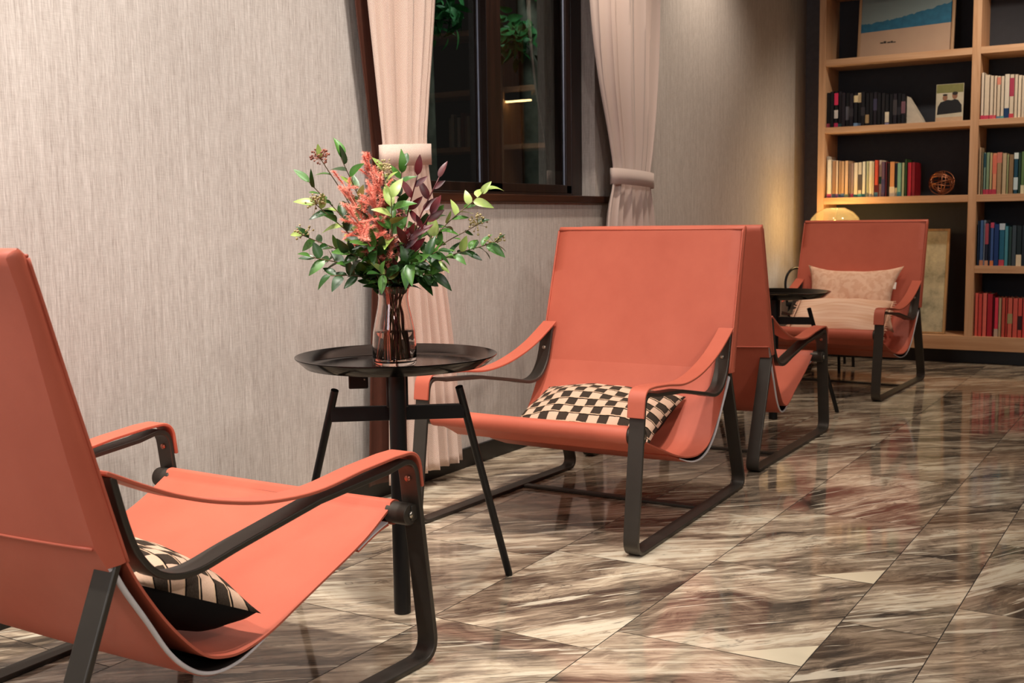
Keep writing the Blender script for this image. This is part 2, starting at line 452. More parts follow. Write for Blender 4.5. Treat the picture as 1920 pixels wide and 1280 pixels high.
def make_chair(label):
    t = thing('sling_lounge_chair', label, 'chair')
    fp = frame_path()
    for s in (-1, 1):
        mb = MB(); v = sorted((s*W2, s*(W2-BARW)))
        mb.ribbon(fp, v[0], v[1], .0115, 0, s*SPL)
        fr = mb.build('side_frame', METAL, t, bevel=.0022, auto=35)
        # strap armrest
        st = rounded([(.9095, .392), (.899, .471), (.82, .470)], [.042], 7)
        st += curve2([(.72, .462), (.59, .448), (.47, .455), (.36, .478), (.27, .507), (.20, .538), (.128, .574)], 6)
        mb = MB(); v = sorted((s*(W2+.002), s*(W2-BARW-.004)))
        mb.ribbon(st, v[0], v[1], .0075, 0, s*SPL)
        mb.build('arm_strap', LEATHER, t, bevel=.002, auto=35)
        for (u, z, d, m, nm) in ((.897, .412, 1, COPPERBOLT, 'rivet'), (.1645, .48, -1, BOLT, 'rivet')):
            mb = MB(); c = s*(W2-BARW*.5+SPL*u)
            tx = Vector((.99, 0, .13)) if u > .5 else Vector((.9, 0, .35)).normalized()
            p = Vector((u, c, z))
            sgn = (-1 if u > .5 else 1)
            mb.tube([p, p + tx*(.011*sgn)], .0065, 12); mb.build(nm, m, fr)
        # boss of the front tube on the leg's inner side
        mb = MB()
        w_ = W2 + SPL*.885
        mb.tube([(.882, s*(w_-BARW*.25), .336), (.882, s*(w_-BARW-.018), .336)], .0235, 20)
        mb.obox((.893, s*(w_-BARW*.55), .338), Vector((1, 0, 0)), Vector((0, 1, 0)), Vector((0, 0, 1)), .011, .017, .017)
        bo = mb.build('tube_clamp', METAL, t, bevel=.002, auto=40)
        mb = MB(); mb.tube([(.882, s*(w_-BARW*.25), .336), (.882, s*(w_-BARW*.25+.004), .336)], .008, 12); mb.build('bolt', BOLT, bo)
    mb = MB(); mb.tube([(.882, -W2+.02, .336), (.882, W2-.02, .336)], .019, 16); mb.build('front_tube', METAL, t)
    mb = MB(); mb.box(.33, .36, -W2+BARW-.012, W2-BARW+.012, .001, .011); mb.build('stretcher', METAL, t, bevel=.002)
    # seat
    path = curve2(SLING, 7)
    ang = [R(a) for a in range(118, -130, -14)]
    path += [(.882 + .0245*math.cos(a), .336 + .0245*math.sin(a)) for a in ang]
    half = lambda f: .338 + .022*(1 - min(1, max(0, (f-.15)/.4))**2)
    sheet(path, half, .0045, 14, 0, .004).build('seat', LEATHER, t, auto=50)
    sheet(curve2([(.868, .311), (.845, .302), (.815, .286), (.79, .270)], 4), lambda f: .333-.02*f, .004, 8).build('front_flap', LEATHER, t, auto=50)
    sheet(curve2([(.864, .3165), (.843, .306), (.813, .290), (.788, .274)], 4), lambda f: .334-.02*f, .003, 8).build('flap_lining', FELT, t, auto=50)
    up = curve2(UNDER, 7)
    halfu = lambda f: .357 - .034*f**1.6
    un = sheet(up, halfu, .004, 14, 0, .004).build('under_sling', LEATHER, t, auto=50)
    tag(un, 'second leather layer below the seat')
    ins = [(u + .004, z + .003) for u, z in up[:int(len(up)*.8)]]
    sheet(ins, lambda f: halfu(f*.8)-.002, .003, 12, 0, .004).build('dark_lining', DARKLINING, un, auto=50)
    for s in (-1, 1):
        nb = int(len(up)*.84); mb = MB()
        mb.tube([(u + .003, s*(halfu(i/(len(up)-1))+.001), z + .002) for i, (u, z) in enumerate(up[:nb])], [.0062 - .0042*i/(nb-1) for i in range(nb)], 8)
        tag(mb.build('edge_binding', FELT, un), 'pale grey felt edge')
    # backrest sleeve
    prof = curve2([(.162, .4265), (.131, .53), (.102, .63), (.072, .73), (.043, .83), (.021, .905)], 6)
    bz0, bz1 = .425, .905
    V = []; Fc = []; nseg = len(prof); ring = None; k_ = 0
    sec = []
    nv = 16
    for i, (uf, z) in enumerate(prof):
        f = i/(nseg-1)
        ub = .100 - .117*f
        hw = W2 + .004 - .006*f
        th = uf-ub
        r_ = []
        for k in range(nv+1):           # front face from -v to +v
            s = k/nv*2-1
            r_.append((uf - .010*(1-s*s)*math.sin(PI*min(1, f*1.0+.02)) - .004*max(0, abs(s)-.93)/.07, s*hw, z))
        mid = (uf+ub)/2
        r_.append((mid+th*.2, hw+.004, z)); r_.append((mid-th*.2, hw+.004, z))
        for k in range(nv+1):
            s = 1-k/nv*2
            zz = z + .032*(1-f)**4 - .008*(1-s*s)*(1-f)**12
            r_.append((ub + .002*max(0, abs(s)-.9)/.1, s*hw, zz))
        r_.append((mid-th*.2, -hw-.004, z)); r_.append((mid+th*.2, -hw-.004, z))
        sec.append(r_)
    # rounded top
    for (dz, sh) in ((.007, .80), (.012, .45), (.0145, .12)):
        r_ = []
        for (x, y, z) in sec[nseg-1]:
            c = (.021 + (.100-.117))/2
            r_.append((c + (x-c)*sh, y*(1 - .0035*(1-sh)), z+dz))
        sec.append(r_)
    n = len(sec[0]); mb = MB(); V = [p for r_ in sec for p in r_]
    for i in range(len(sec)-1):
        for k in range(n):
            l = (k+1) % n; Fc.append((i*n+k, i*n+l, (i+1)*n+l, (i+1)*n+k))
    Fc.append(tuple((len(sec)-1)*n+k for k in range(n)))
    mb.add(V, Fc, 0, True)
    bk = mb.build('backrest', LEATHER, t, auto=60)
    # raised seam along the sides and the top, hem at the back
    mb = MB()
    for s in (-1, 1):
        mb.tube([(uf-.001, s*(W2+.0035-.006*i/(nseg-1)), z) for i, (uf, z) in enumerate(prof)], .0034, 6)
    mb.tube([(.020, -W2+.004, .908), (.020, W2-.004, .908)], .003, 6)
    mb.tube([(.0995, (1-k/nv*2)*W2, .461 - .008*(1-(1-k/nv*2)**2)) for k in range(nv+1)], .0028, 6)
    mb.build('piping', LEATHER, bk)
    return t

CH_LAB = ['terracotta leather sling chair seen from behind, nearest, high bare back and checked cushion',
          'terracotta leather sling chair facing the vase table, with checked cushion on its seat',
          'terracotta leather sling chair with no cushion, back to back with the chair facing the vase',
          'terracotta leather sling chair in front of the bookcase, holding two pale pink cushions']
chair = make_chair(CH_LAB[0])
poses = [(1.004, 1.779, 0.0), (3.770, 1.701, PI), (4.012, 1.730, .043), (6.816, 1.693, PI-.065)]
chairs = []
for i, (x, y, a) in enumerate(poses):
    c = chair if i == 0 else copy_tree(chair)
    c.location = (x, y, 0); c.rotation_euler = (0, 0, a)
    c['label'] = CH_LAB[i]; c['group'] = 'terracotta sling lounge chairs'
    chairs.append(c)
def chair_pt(i, u, v, z):
    x, y, a = poses[i]; ca, sa = math.cos(a), math.sin(a)
    return Vector((x + u*ca - v*sa, y + u*sa + v*ca, z))

# ------------------------------------------------------------------ cushions
def pillow(name, w, h, th, mats, pinch=.05, n=26, seed=1, crumple=.004):
    """pillow in its own x (width) y (height) plane, +z the front"""
    mb = MB(); rd = random.Random(seed); off = Vector((rd.uniform(0, 50), rd.uniform(0, 50), 0))
    V = []; idx = {}
    for side in (1, -1):
        for j in range(n+1):
            for i in range(n+1):
                a = i/n*2-1; b = j/n*2-1
                px = a*w/2*(1 - pinch*(1-b*b)*abs(a)**3*1.0); py = b*h/2*(1 - pinch*1.3*(1-a*a)*abs(b)**3)
                e = max(0.0, (1-a*a)*(1-b*b)) ** .48
                z = side*th/2*e
                nz = mnoise.noise(Vector((px*9, py*9, side*3.0)) + off)*crumple*4*min(1, e*2)
                V.append((px, py, z+nz)); idx[(side, i, j)] = len(V)-1
    Fc = []; UV = []; MI = []
    for side in (1, -1):
        for j in range(n):
            for i in range(n):
                q = [(i, j), (i+1, j), (i+1, j+1), (i, j+1)]
                if side < 0: q = q[::-1]
                Fc.append(tuple(idx[(side, a, b)] for a, b in q)); MI.append(0 if side > 0 else 1)
                UV.append([((a/n)*w, (b/n)*h) for a, b in q])
    mb.v = V
    for f, u, m in zip(Fc, UV, MI): mb.f.append(list(f)); mb.m.append(m); mb.s.append(True); mb.uv.append(u)
    # weld the rim
    o = mb.build(name, mats)
    import bmesh
    bm = bmesh.new(); bm.from_mesh(o.data); bmesh.ops.remove_doubles(bm, verts=bm.verts, dist=.0004); bm.to_mesh(o.data); bm.free()
    return o
def set_axes(o, origin, ax, ay, az):
    m = Matrix((ax, ay, az)).transposed().to_4x4(); m.translation = origin; o.matrix_world = m

def seat_cushion(i, u, v, z, tilt, w, h, th, name, label, mats, group, yawd=0, rolld=0, seed=1, pinch=.05):
    o = pillow(name, w, h, th, mats, pinch=pinch, seed=seed)
    a = poses[i][2]; fwd = Vector((math.cos(a), math.sin(a), 0)); left = Vector((-math.sin(a), math.cos(a), 0)); up = Vector((0, 0, 1))
    # y axis of the pillow points to the back and up; z faces forward-up
    ay = -fwd*math.cos(R(tilt)) + up*math.sin(R(tilt)); az = fwd*math.sin(R(tilt)) + up*math.cos(R(tilt)); ax = ay.cross(az)
    Rm = Matrix.Rotation(R(yawd), 3, az) @ Matrix.Rotation(R(rolld), 3, ay)
    set_axes(o, chair_pt(i, u, v, z), Rm @ ax, Rm @ ay, Rm @ az)
    return tag(o, label, 'cushion', group)
seat_cushion(0, .340, -.075, .306, 26, .52, .31, .17, 'checked_cushion', 'black and cream checked cushion lying in the nearest chair, half hidden by its arm', [CHECK, BLACKCLOTH], 'checked cushions', seed=3)
seat_cushion(1, .375, -.03, .290, 20, .53, .33, .145, 'checked_cushion', 'black and cream checked cushion on the chair that faces the vase table', [CHECK, BLACKCLOTH], 'checked cushions', seed=5)

def pale_mat(name, stripes):
    m, nt, b = new_mat(name)
    uv = nt.nodes.new('ShaderNodeUVMap').outputs[0]
    if stripes:
        mp = nt.nodes.new('ShaderNodeMapping'); mp.inputs['Scale'].default_value = (3, 60, 1); L(nt, uv, mp.inputs[0])
        f = noise_tex(nt, mp.outputs[0], 1, 3); r = ramp(nt, [(.38, lin('#e8b898')), (.62, lin('#f6d2b8'))])
    else:
        f = noise_tex(nt, uv, 26, 2, .5, .4); r = ramp(nt, [(.42, lin('#e6b597')), (.56, lin('#f2c8ab'))])
    L(nt, f, r.inputs[0]); L(nt, r.outputs[0], b.inputs['Base Color']); b.inputs['Roughness'].default_value = .9
    b.inputs['Specular IOR Level'].default_value = .1
    return m
PALE1 = pale_mat('pale_pink_patterned_cloth', False); PALE2 = pale_mat('pale_pink_striped_cloth', True)
c4a = seat_cushion(3, .215, -.01, .475, 66, .56, .40, .13, 'patterned_cushion', 'pale pink patterned cushion leaning on the chair back by the bookcase', [PALE1, PALE1], None, seed=11, pinch=.17)
c4b = seat_cushion(3, .43, .0, .375, 40, .54, .30, .13, 'striped_cushion', 'pale pink striped cushion with fringed ends in front of the patterned cushion', [PALE2, PALE2], None, seed=12)
rd = random.Random(4)
for s in (-1, 1):
    mb = MB(); prev = None
    mb.tube([(s*.266, -.145, 0), (s*.266, .145, 0)], .003, 5)
    for k in range(34):
        y = -.145 + .29*k/33
        p = Vector((s*.266, y, 0)); q = p + Vector((s*rd.uniform(.012, .022), rd.uniform(-.006, .006), rd.uniform(-.008, .008)))
        mb.tube([p, q], .0028, 4)
    mb.build('fringe', PALE2, c4b)
mb = MB(); mb.box(.236, .252, .06, .10, -.002, .002); mb.build('sewn_tag', plain('white_tag', '#f0e6dc', .8), c4a)

# ------------------------------------------------------------------ side tables
def make_table(label):
    t = thing('side_table', label, 'table', group='black tray side tables')
    # local: +x away (back), +y left of it; the post stands at x = -0.12
    zt = .587
    mb = MB()
    prof = [(0.0, zt), (.19, zt), (.222, zt+.004), (.248, zt+.025), (.2515, zt+.025), (.2515, zt+.0225), (.226, zt-.001), (.195, zt-.006), (0, zt-.006)]
    mb.lathe(prof, 72); mb.build('tray', BLACKTRAY, t, auto=40)
    mb = MB(); mb.tube([(-.135, 0, 0), (-.135, 0, zt-.005)], .0205, 28); mb.build('post', BLACK, t, bevel=.002, auto=40)
    mb = MB(); mb.box(-.13, .0, -.026, .026, .50, zt-.004); mb.box(-.13, -.01, -.018, .018, .445, .50); mb.build('bracket', BLACK, t, bevel=.003)
    mb = MB(); mb.box(-.033, -.017, -.166, .166, .452, .488); mb.build('crossbar', BLACK, t, bevel=.002)
    for s in (-1, 1):
        mb = MB(); a = Vector((-.039, s*.153, .532)); b = Vector((.119, s*.286, 0.0))
        mb.tube([a, b + Vector((0, 0, .004))], .0098, 16)
        lg = mb.build('leg', BLACK, t, auto=40)
        mb = MB(); mb.lathe([(.0095, 0), (.0095, .008)], 14, (b.x, b.y, 0), capb=True, capt=True); mb.build('foot_pad', BLACK, lg)
    mb = MB(); mb.box(-.085, -.055, .07, .117, zt-.047, zt-.004); bx = mb.build('socket_box', BLACK, t, bevel=.003)
    mb = MB(); mb.tube([(-.086, .078, zt-.024), (-.0865, .078, zt-.024)], .0025, 8); mb.build('screw', BOLT, bx)
    return t
def place_table(t, post, az):
    a = R(az); t.location = (post[0] + .135*math.cos(a), post[1] + .135*math.sin(a), 0); t.rotation_euler = (0, 0, a)
tab = make_table('round black tray table holding the glass vase, between two facing terracotta chairs')
place_table(tab, (2.155, 1.629), 36.9); tab.scale = (1, 1, 1.012)
tab2 = copy_tree(tab); place_table(tab2, (5.146, 1.687), 14.4); tab2.scale = (1, 1, .97)
tab2['label'] = 'round black tray table with empty top, in front of the pink cushions'

# ------------------------------------------------------------------ vase and bouquet
VP = Vector((2.236, 1.695, .5945))
VR = Vector((.6, -.8, 0)); VA = Vector((.8, .6, 0))   # to the side and away, seen from the room
VGLASS = glass_mat('pinkish_clear_glass', '#fbeee8', 1.46)
WATER = glass_mat('vase_water', '#f8f2ea', 1.33)
vase = thing('glass_vase', 'clear pinkish glass vase full of stems on the black tray table', 'vase', VP)
outer = [(.0, .0005), (.047, .0005), (.0525, .004), (.054, .012), (.0545, .05), (.052, .085), (.045, .12), (.0385, .15), (.0365, .17), (.039, .19), (.0445, .206)]
inner = [(.0430, .2065), (.0370, .19), (.0342, .17), (.0362, .15), (.0425, .12), (.0495, .085), (.052, .05), (.0515, .016), (.045, .011), (.0, .010)]
MB().lathe(outer + inner, 48).build('glass_body', VGLASS, vase)
MB().lathe([(.0, .0105), (.0448, .0115), (.0512, .0165), (.0517, .05), (.0492, .085), (.0487, .088), (0, .088)], 48).build('water', WATER, vase)

G_DARK = leaf_mat('dark_green_leaf', '#16300f', '#28501c'); G_MID = leaf_mat('mid_green_leaf', '#34601f', '#4f7c30'); G_PALE = leaf_mat('pale_green_leaf', '#7f9a45', '#a8b86a')
RED = leaf_mat('dark_red_leaf', '#2c0a0e', '#651219'); CORAL = leaf_mat('coral_fern', '#ec7a62', '#f9ab95', .6); STEM = leaf_mat('brown_stem', '#4a3a26', '#6b5535', .6)
BERRY = leaf_mat('tan_berries', '#8b7a4c', '#b9a878', .5); BERRYR = leaf_mat('reddish_berries', '#6e3a30', '#9a5f4c', .5)

def P3(px, py, away=0.0):
    """bouquet point: sideways and up in the vase's own frame"""
    return VR*((px-734)*.001325) + Vector((0, 0, (683-py)*.001335)) + VA*away
def leaf(mb, base, d, nrm, length, width, mi, fold=.25, curl=.25):
    d = d.normalized(); nrm = (nrm - d*nrm.dot(d)); nrm = nrm.normalized() if nrm.length > 1e-4 else d.orthogonal().normalized()
    side = d.cross(nrm); n = 7; V = []; Fc = []
    for i in range(n+1):
        t = i/n
        w = width*.5*(math.sin(PI*min(1, t**.75))**.85 if 0 < t < 1 else .0) + .0006
        c = base + d*(length*t) - nrm*(curl*length*t*t)
        V += [c - side*w + nrm*(fold*w), c, c + side*w + nrm*(fold*w)]
    for i in range(n):
        a = i*3; Fc += [(a, a+1, a+4, a+3), (a+1, a+2, a+5, a+4)]
    mb.add(V, Fc, mi, True)
def sphere(mb, c, r, mi, n=6):
    prof = [(r*math.sin(PI*k/n) + 1e-5, -r*math.cos(PI*k/n)) for k in range(n+1)]
    mb.lathe(prof, 7, c, mi)
def stem_curve(tip, rd, bulge=.0):
    b = Vector((rd.uniform(-.028, .028), rd.uniform(-.028, .028), .016))
    flat = Vector((tip.x, tip.y, 0)); k = min(1, flat.length/.15)
    neck = (flat.normalized()*(.024*k) if flat.length > 1e-4 else Vector((0, 0, 0))) + Vector((0, 0, .175))
    mid = neck.lerp(tip, .5) + Vector((0, 0, .02 + bulge)) - flat*.08
    return crom([b, neck*.5 + b*.5 + Vector((0, 0, .02)), neck, mid, tip], 7)

def green_branch(label, tip, seed, nl=9, ls=.05, mats=(0, 1, 2), berries=0, start=.45, bmat=BERRY):
    rd = random.Random(seed)
    pts = stem_curve(tip, rd)
    root = MB(); root.tube(pts, [.0017*(1-.3*i/len(pts)) for i in range(len(pts))], 6)
    o = root.build('leafy_branch', STEM); o.location = VP
    mb = MB(); M_ = len(pts)-1
    nl = int(nl*2.2)
    for k in range(nl):
        t = start + (1-start)*(k/(max(1, nl-1)))
        i = min(M_-1, int(t*M_)); p = pts[i].lerp(pts[i+1], t*M_-i) if t < 1 else pts[-1]
        tan = (pts[min(M_, i+1)]-pts[max(0, i-1)]).normalized()
        ang = k*2.4 + rd.uniform(-.5, .5); e1 = tan.orthogonal().normalized(); e2 = tan.cross(e1)
        out = e1*math.cos(ang) + e2*math.sin(ang)
        if t > .97: out *= .3
        d = (tan*rd.uniform(.5, .9) + out*rd.uniform(.7, 1.0) + Vector((0, 0, rd.uniform(-.25, .15)))).normalized()
        nrm = Vector((0, 0, 1))*rd.uniform(.4, 1) - VA*rd.uniform(.2, .9) + VR*rd.uniform(-.5, .5)
        le = ls*rd.uniform(.75, 1.2)
        le *= .92
        leaf(mb, p, d, nrm, le, le*rd.uniform(.38, .55), rd.choice(mats), rd.uniform(.05, .6), rd.uniform(-.2, .6))
    if mb.v: mb.build('leaves', [G_DARK, G_MID, G_PALE, RED], o)
    if berries:
        mb = MB(); c = pts[-1]
        for k in range(berries):
            d = Vector((rd.gauss(0, 1), rd.gauss(0, 1), rd.gauss(.5, .8))).normalized(); q = c + d*rd.uniform(.012, .03)
            mb.tube([c, q], .0006, 3); sphere(mb, q, rd.uniform(.002, .0034), 0)
        mb.build('berries', bmat, o)
    return tag(o, label, 'branch', 'stems in the glass vase')
def fern(label, tip, seed, ln=.10, count=6000):
    rd = random.Random(seed); pts = stem_curve(tip, rd); M_ = len(pts)-1
    o = MB().tube(pts, .0016, 5).build('coral_fern_spray', CORAL); o.location = VP
    mb = MB()
    for b in range(22):
        t = .60 + .40*b/21; i = min(M_-1, int(t*M_)); p = pts[i].lerp(pts[i+1], t*M_-i) if t < 1 else pts[-1]
        tan = (pts[min(M_, i+1)]-pts[max(0, i-1)]).normalized()
        d = (tan*.9 + Vector((rd.gauss(0, .75), rd.gauss(0, .75), rd.gauss(.2, .5)))).normalized(); l = ln*rd.uniform(.4, 1)*(1.15-.6*(t-.60)/.40)*.62
        q = p + d*l; mb.tube([p, q], .0007, 3)
        for k in range(count//22):
            s = rd.random(); c = p.lerp(q, s)
            dd = (d*.8 + Vector((rd.gauss(0, .7), rd.gauss(0, .7), rd.gauss(0, .7)))).normalized()
            e = c + dd*rd.uniform(.006, .013); sd = dd.orthogonal().normalized()*.0005
            mb.add([c-sd, c+sd, e], [(0, 1, 2)], 0, False)
    mb.build('fern_fronds', CORAL, o)
    return tag(o, label, 'fern', 'stems in the glass vase')
def red_branch(label, tip, seed, nl=9, ls=.045):
    rd = random.Random(seed); pts = stem_curve(tip, rd); M_ = len(pts)-1
    o = MB().tube(pts, .0016, 6).build('dark_red_branch', RED); o.location = VP
    mb = MB()
    for k in range(nl):
        t = .55 + .45*k/(nl-1); i = min(M_-1, int(t*M_)); p = pts[i].lerp(pts[i+1], t*M_-i) if t < 1 else pts[-1]
        tan = (pts[min(M_, i+1)]-pts[max(0, i-1)]).normalized()
        out = (VR*(1 if k % 2 else -1) + VA*rd.uniform(-.6, .4) + Vector((0, 0, rd.uniform(-.1, .4)))).normalized()
        d = (tan*.8 + out*(.7 if t < .97 else .1)).normalized()
        nrm = -VA + Vector((0, 0, rd.uniform(0, 1))) + VR*rd.uniform(-.6, .6)
        le = ls*rd.uniform(.75, 1.25); leaf(mb, p, d, nrm, le, le*.36, 0, .2, rd.uniform(-.1, .25))
    mb.build('leaves', RED, o)
    return tag(o, label, 'branch', 'stems in the glass vase')

GB = [('tallest leafy green branch, rising to the upper left of the vase', (646, 302), -.02, 9, .052, (1, 1, 0, 2), 0),
      ('reddish berry sprig beside the tallest green branch', (608, 302), .0, 4, .045, (1, 2), 42),
      ('green branch reaching to the far upper left of the bouquet', (588, 345), -.03, 8, .05, (0, 1, 1, 2), 0),
      ('green branch with tan berries leaning left at mid height', (600, 385), -.05, 8, .048, (0, 1, 2), 36),
      ('green branch ending in yellowish buds at the far left edge', (572, 440), .0, 8, .048, (1, 0, 2), 20),
      ('dark green branch drooping low on the left of the bouquet', (588, 478), -.06, 8, .05, (0, 0, 1), 0),
      ('low dark green twig hanging over the left rim of the vase', (622, 512), -.06, 5, .045, (0, 0), 0),
      ('green branch with tan berries standing in front of the curtain tie', (722, 325), -.01, 7, .05, (1, 0, 2), 40),
      ('upright green branch to the right of the tan berries', (756, 318), .02, 9, .052, (0, 1, 1), 0),
      ('broad leaved green branch in the middle of the bouquet', (735, 375), -.07, 9, .058, (1, 1, 2, 0), 0),
      ('green branch arching to the upper right with pale tip leaves', (912, 362), .02, 11, .052, (2, 1, 1, 2), 0),
      ('green branch stretching farthest right with drooping tip', (922, 458), -.02, 11, .05, (1, 2, 1, 0), 16),
      ('thin sprig of yellow buds between the two right branches', (893, 425), .0, 4, .045, (1, 0), 30),
      ('low green branch hanging over the right rim of the vase', (808, 515), -.05, 8, .052, (0, 0, 1), 0),
      ('dark green branch spreading right above the vase rim', (818, 470), -.08, 8, .055, (0, 1, 0), 0),
      ('pale leaf twig hanging in front of the vase neck', (712, 510), -.10, 4, .05, (2, 1, 0), 0),
      ('dark green branch filling the centre below the coral fern', (690, 455), -.09, 9, .055, (0, 1, 0), 0),
      ('green branch behind the coral fern at the left', (655, 395), .05, 9, .055, (0, 1, 0), 0),
      ('green branch leaning right behind the dark red leaves', (815, 410), .06, 9, .052, (1, 0, 1), 0),
      ('short dark green branch low at the left centre of the bouquet', (655, 470), -.08, 8, .052, (0, 0, 1), 0),
      ('short dark green branch low at the right centre of the bouquet', (770, 490), -.10, 9, .055, (0, 0, 1), 0)]
for i, (lab, (px, py), aw, nl, ls, mats, be) in enumerate(GB):
    green_branch(lab, P3(px, py, aw), 100+i, nl, ls, mats, be, .5 if py < 450 else .58, BERRYR if i == 1 else BERRY)
for i, (lab, (px, py), aw, ln) in enumerate([('tallest coral fern spray, pointing up in front of the wall', (694, 300), -.02, .11),
      ('coral fern spray leaning left among the green leaves', (650, 350), -.04, .13),
      ('coral fern spray in the centre of the bouquet', (700, 365), -.06, .14),
      ('coral fern spray beside the tan berries', (712, 335), -.03, .13),
      ('coral fern spray low in the gap left of centre', (665, 400), -.09, .13),
      ('low coral fern spray above the left of the vase', (682, 440), -.10, .12)]):
    fern(lab, P3(px, py, aw), 300+i, ln)
for i, (lab, (px, py), aw) in enumerate([('tall dark red leaf branch in front of the curtain', (783, 335), -.04),
      ('dark red leaf twig touching the window sill corner', (824, 338), .03),
      ('dark red leaf branch with broad leaves at the right', (806, 405), -.02),
      ('dark red leaf branch in the middle right of the bouquet', (768, 440), -.10)]):
    red_branch(lab, P3(px, py, aw), 400+i)

# ------------------------------------------------------------------ curtains
def curtain(name, label, cols, tie_z, floor_z, top_z, yc, mat, pleats, amp, tie_x, lining=None, seed=0, tiemat=None):
    """cols: list of (z, x0, x1, depth) outlines from the floor to the rail"""
    t = thing(name, label, 'curtain', (0, 0, 0)); rd = random.Random(seed)
    ph = [rd.uniform(-.5, .5) for _ in range(60)]
    zs = [floor_z + (top_z-floor_z)*k/90 for k in range(91)]
    P = sorted(cols)
    def at(z):
        C_ = crom([(c[0], c[1], c[2]) for c in P], 10); D = crom([(c[0], c[3], 0) for c in P], 10)
        best = min(range(len(C_)), key=lambda i: abs(C_[i].x-z))
        j = best if C_[best].x <= z or best == 0 else best-1; k = min(len(C_)-1, j+1)
        f = 0 if k == j or C_[k].x == C_[j].x else max(0, min(1, (z-C_[j].x)/(C_[k].x-C_[j].x)))
        a = C_[j].lerp(C_[k], f); d = D[j].lerp(D[k], f); return a.y, a.z, d.y
    nx = pleats*12; V = []; UVv = []
    for z in zs:
        x0, x1, dep = at(z)
        for i in range(nx+1):
            s = i/nx; w = s*pleats*2*PI
            k = int(s*pleats); am = 1 + .45*ph[k % 60]
            wob = .3*math.sin(w*.5 + 1.7 + z*1.3)
            y = yc - dep*am*(math.sin(w + .5*math.sin(z*2.1+k)) * .8 + wob)
            x = x0 + (x1-x0)*(s + .012*math.sin(2*w))
            V.append((x, y, z)); UVv.append((s*pleats*.11, z))
    W = nx+1; Fc = []; U = []
    for j in range(len(zs)-1):
        for i in range(nx):
            q = (j*W+i, j*W+i+1, (j+1)*W+i+1, (j+1)*W+i); Fc.append(q); U.append([UVv[a] for a in q])
    mb = MB(); mb.add(V, Fc, 0, True, U); cl = mb.build('cloth', mat, t)
    so = cl.modifiers.new('thick', 'SOLIDIFY'); so.thickness = .003
    # tie band
    x0, x1, dep = at(tie_z); cx = (x0+x1)/2; hw = (x1-x0)/2 + .008; V = []; Fc = []; U = []; n = 48
    bot = lambda a: tie_z - .036 - .006*math.cos(a)
    for (dz, k) in ((-.036, 0), (.036, 1)):
        for i in range(n):
            a = 2*PI*i/n
            V.append((cx + hw*math.cos(a), yc + max(.047, dep*2.1)*math.sin(a), tie_z + dz + .008*math.cos(a)*(1 if tie_x > 0 else -1)))
    for i in range(n):
        l = (i+1) % n; Fc.append((i, l, n+l, n+i)); U.append([(i*.02, 0), (i*.02+.02, 0), (i*.02+.02, .07), (i*.02, .07)])
    mb = MB(); mb.add(V, Fc, 0, True, U); tb = mb.build('tieback', tiemat or mat, t)
    so = tb.modifiers.new('thick', 'SOLIDIFY'); so.thickness = .004
    if lining:
        V = []; Fc = []
        for z in zs:
            x0, x1, dep = at(z)
            e = max(.012, .05*abs(z-tie_z)**.8) if z < tie_z+.9 else .05
            for i in range(11):
                s = i/10; V.append((x0 - e + (x1-x0)*.5*s, yc + .035 + .010*math.sin(s*9), z))
        for j in range(len(zs)-1):
            for i in range(10): Fc.append((j*11+i, j*11+i+1, (j+1)*11+i+1, (j+1)*11+i))
        mb = MB(); mb.add(V, Fc); ln = mb.build('lining', lining, t); tag(ln, 'dark brown lining')
        so = ln.modifiers.new('thick', 'SOLIDIFY'); so.thickness = .002
    return t
curtain('curtain', 'pinkish cream herringbone curtain tied back behind the flower vase',
        [(.06, 3.00, 3.46, .024), (.5, 3.01, 3.41, .022), (.9, 3.02, 3.33, .018), (1.17, 3.02, 3.275, .012), (1.35, 3.0, 3.29, .018), (1.7, 2.965, 3.345, .026), (2.2, 2.93, 3.40, .03), (2.7, 2.92, 3.42, .03)],
        1.172, .062, 2.72, 2.318, CURTAIN, 7, .03, 1, LINING, 3)
curtain('curtain', 'beige pink curtain tied back at the far end of the window sill',
        [(.03, 4.60, 5.28, .022), (.6, 4.63, 5.26, .022), (.95, 4.67, 5.215, .02), (1.135, 4.735, 5.165, .014), (1.3, 4.70, 5.20, .02), (1.6, 4.60, 5.25, .028), (1.95, 4.545, 5.28, .032), (2.7, 4.52, 5.30, .034)],
        1.135, .03, 2.72, 2.318, CURTAIN2, 8, .03, -1, None, 9)

# ------------------------------------------------------------------ bookcase
BX = 7.60; BB = 7.93
bc = thing('bookcase', 'tall pale oak bookcase with dark navy back along the end of the room', 'bookcase', (BX, 0, 0))
def bpart(name, x0, x1, y0, y1, z0, z1, mat, bevel=.002):
    return MB().box(x0-BX, x1-BX, y0, y1, z0, z1).build(name, mat, bc, bevel=bevel)
TOP = 2.80
bpart('side_panel', BX, BB, 2.163, 2.207, .089, TOP, OAKZ)
divs = [(1.207, 1.257), (.262, .312), (-.683, -.633), (-1.628, -1.578)]
for d in divs: bpart('divider', BX, BB, d[0], d[1], .178, TOP, OAKZ)
bays = [(1.257, 2.163), (.312, 1.207), (-.633, .262), (-1.578, -.683)]
SH = [(1.022, 1.066), (1.490, 1.527), (1.925, 1.967), (2.385, 2.425)]
for bi, (y0, y1) in enumerate(bays):
    for z0, z1 in SH: bpart('shelf', BX, BB, y0, y1, z0, z1, OAK)
    if bi: bpart('shelf', BX, BB, y0, y1, .577, .623, OAK)
    bpart('back_panel', BB-.012, BB, y0, y1, .178, TOP, NAVY, 0)
MB().box(.03, .045, .315, .54, 1.864, 1.9245).build('light_profile', BLACK, bc)
MB().box(.03, .045, .315, .54, 1.850, 1.8635).build('light_strip', emit_mat('warm_light_strip', '#ffd890', 22), bc)
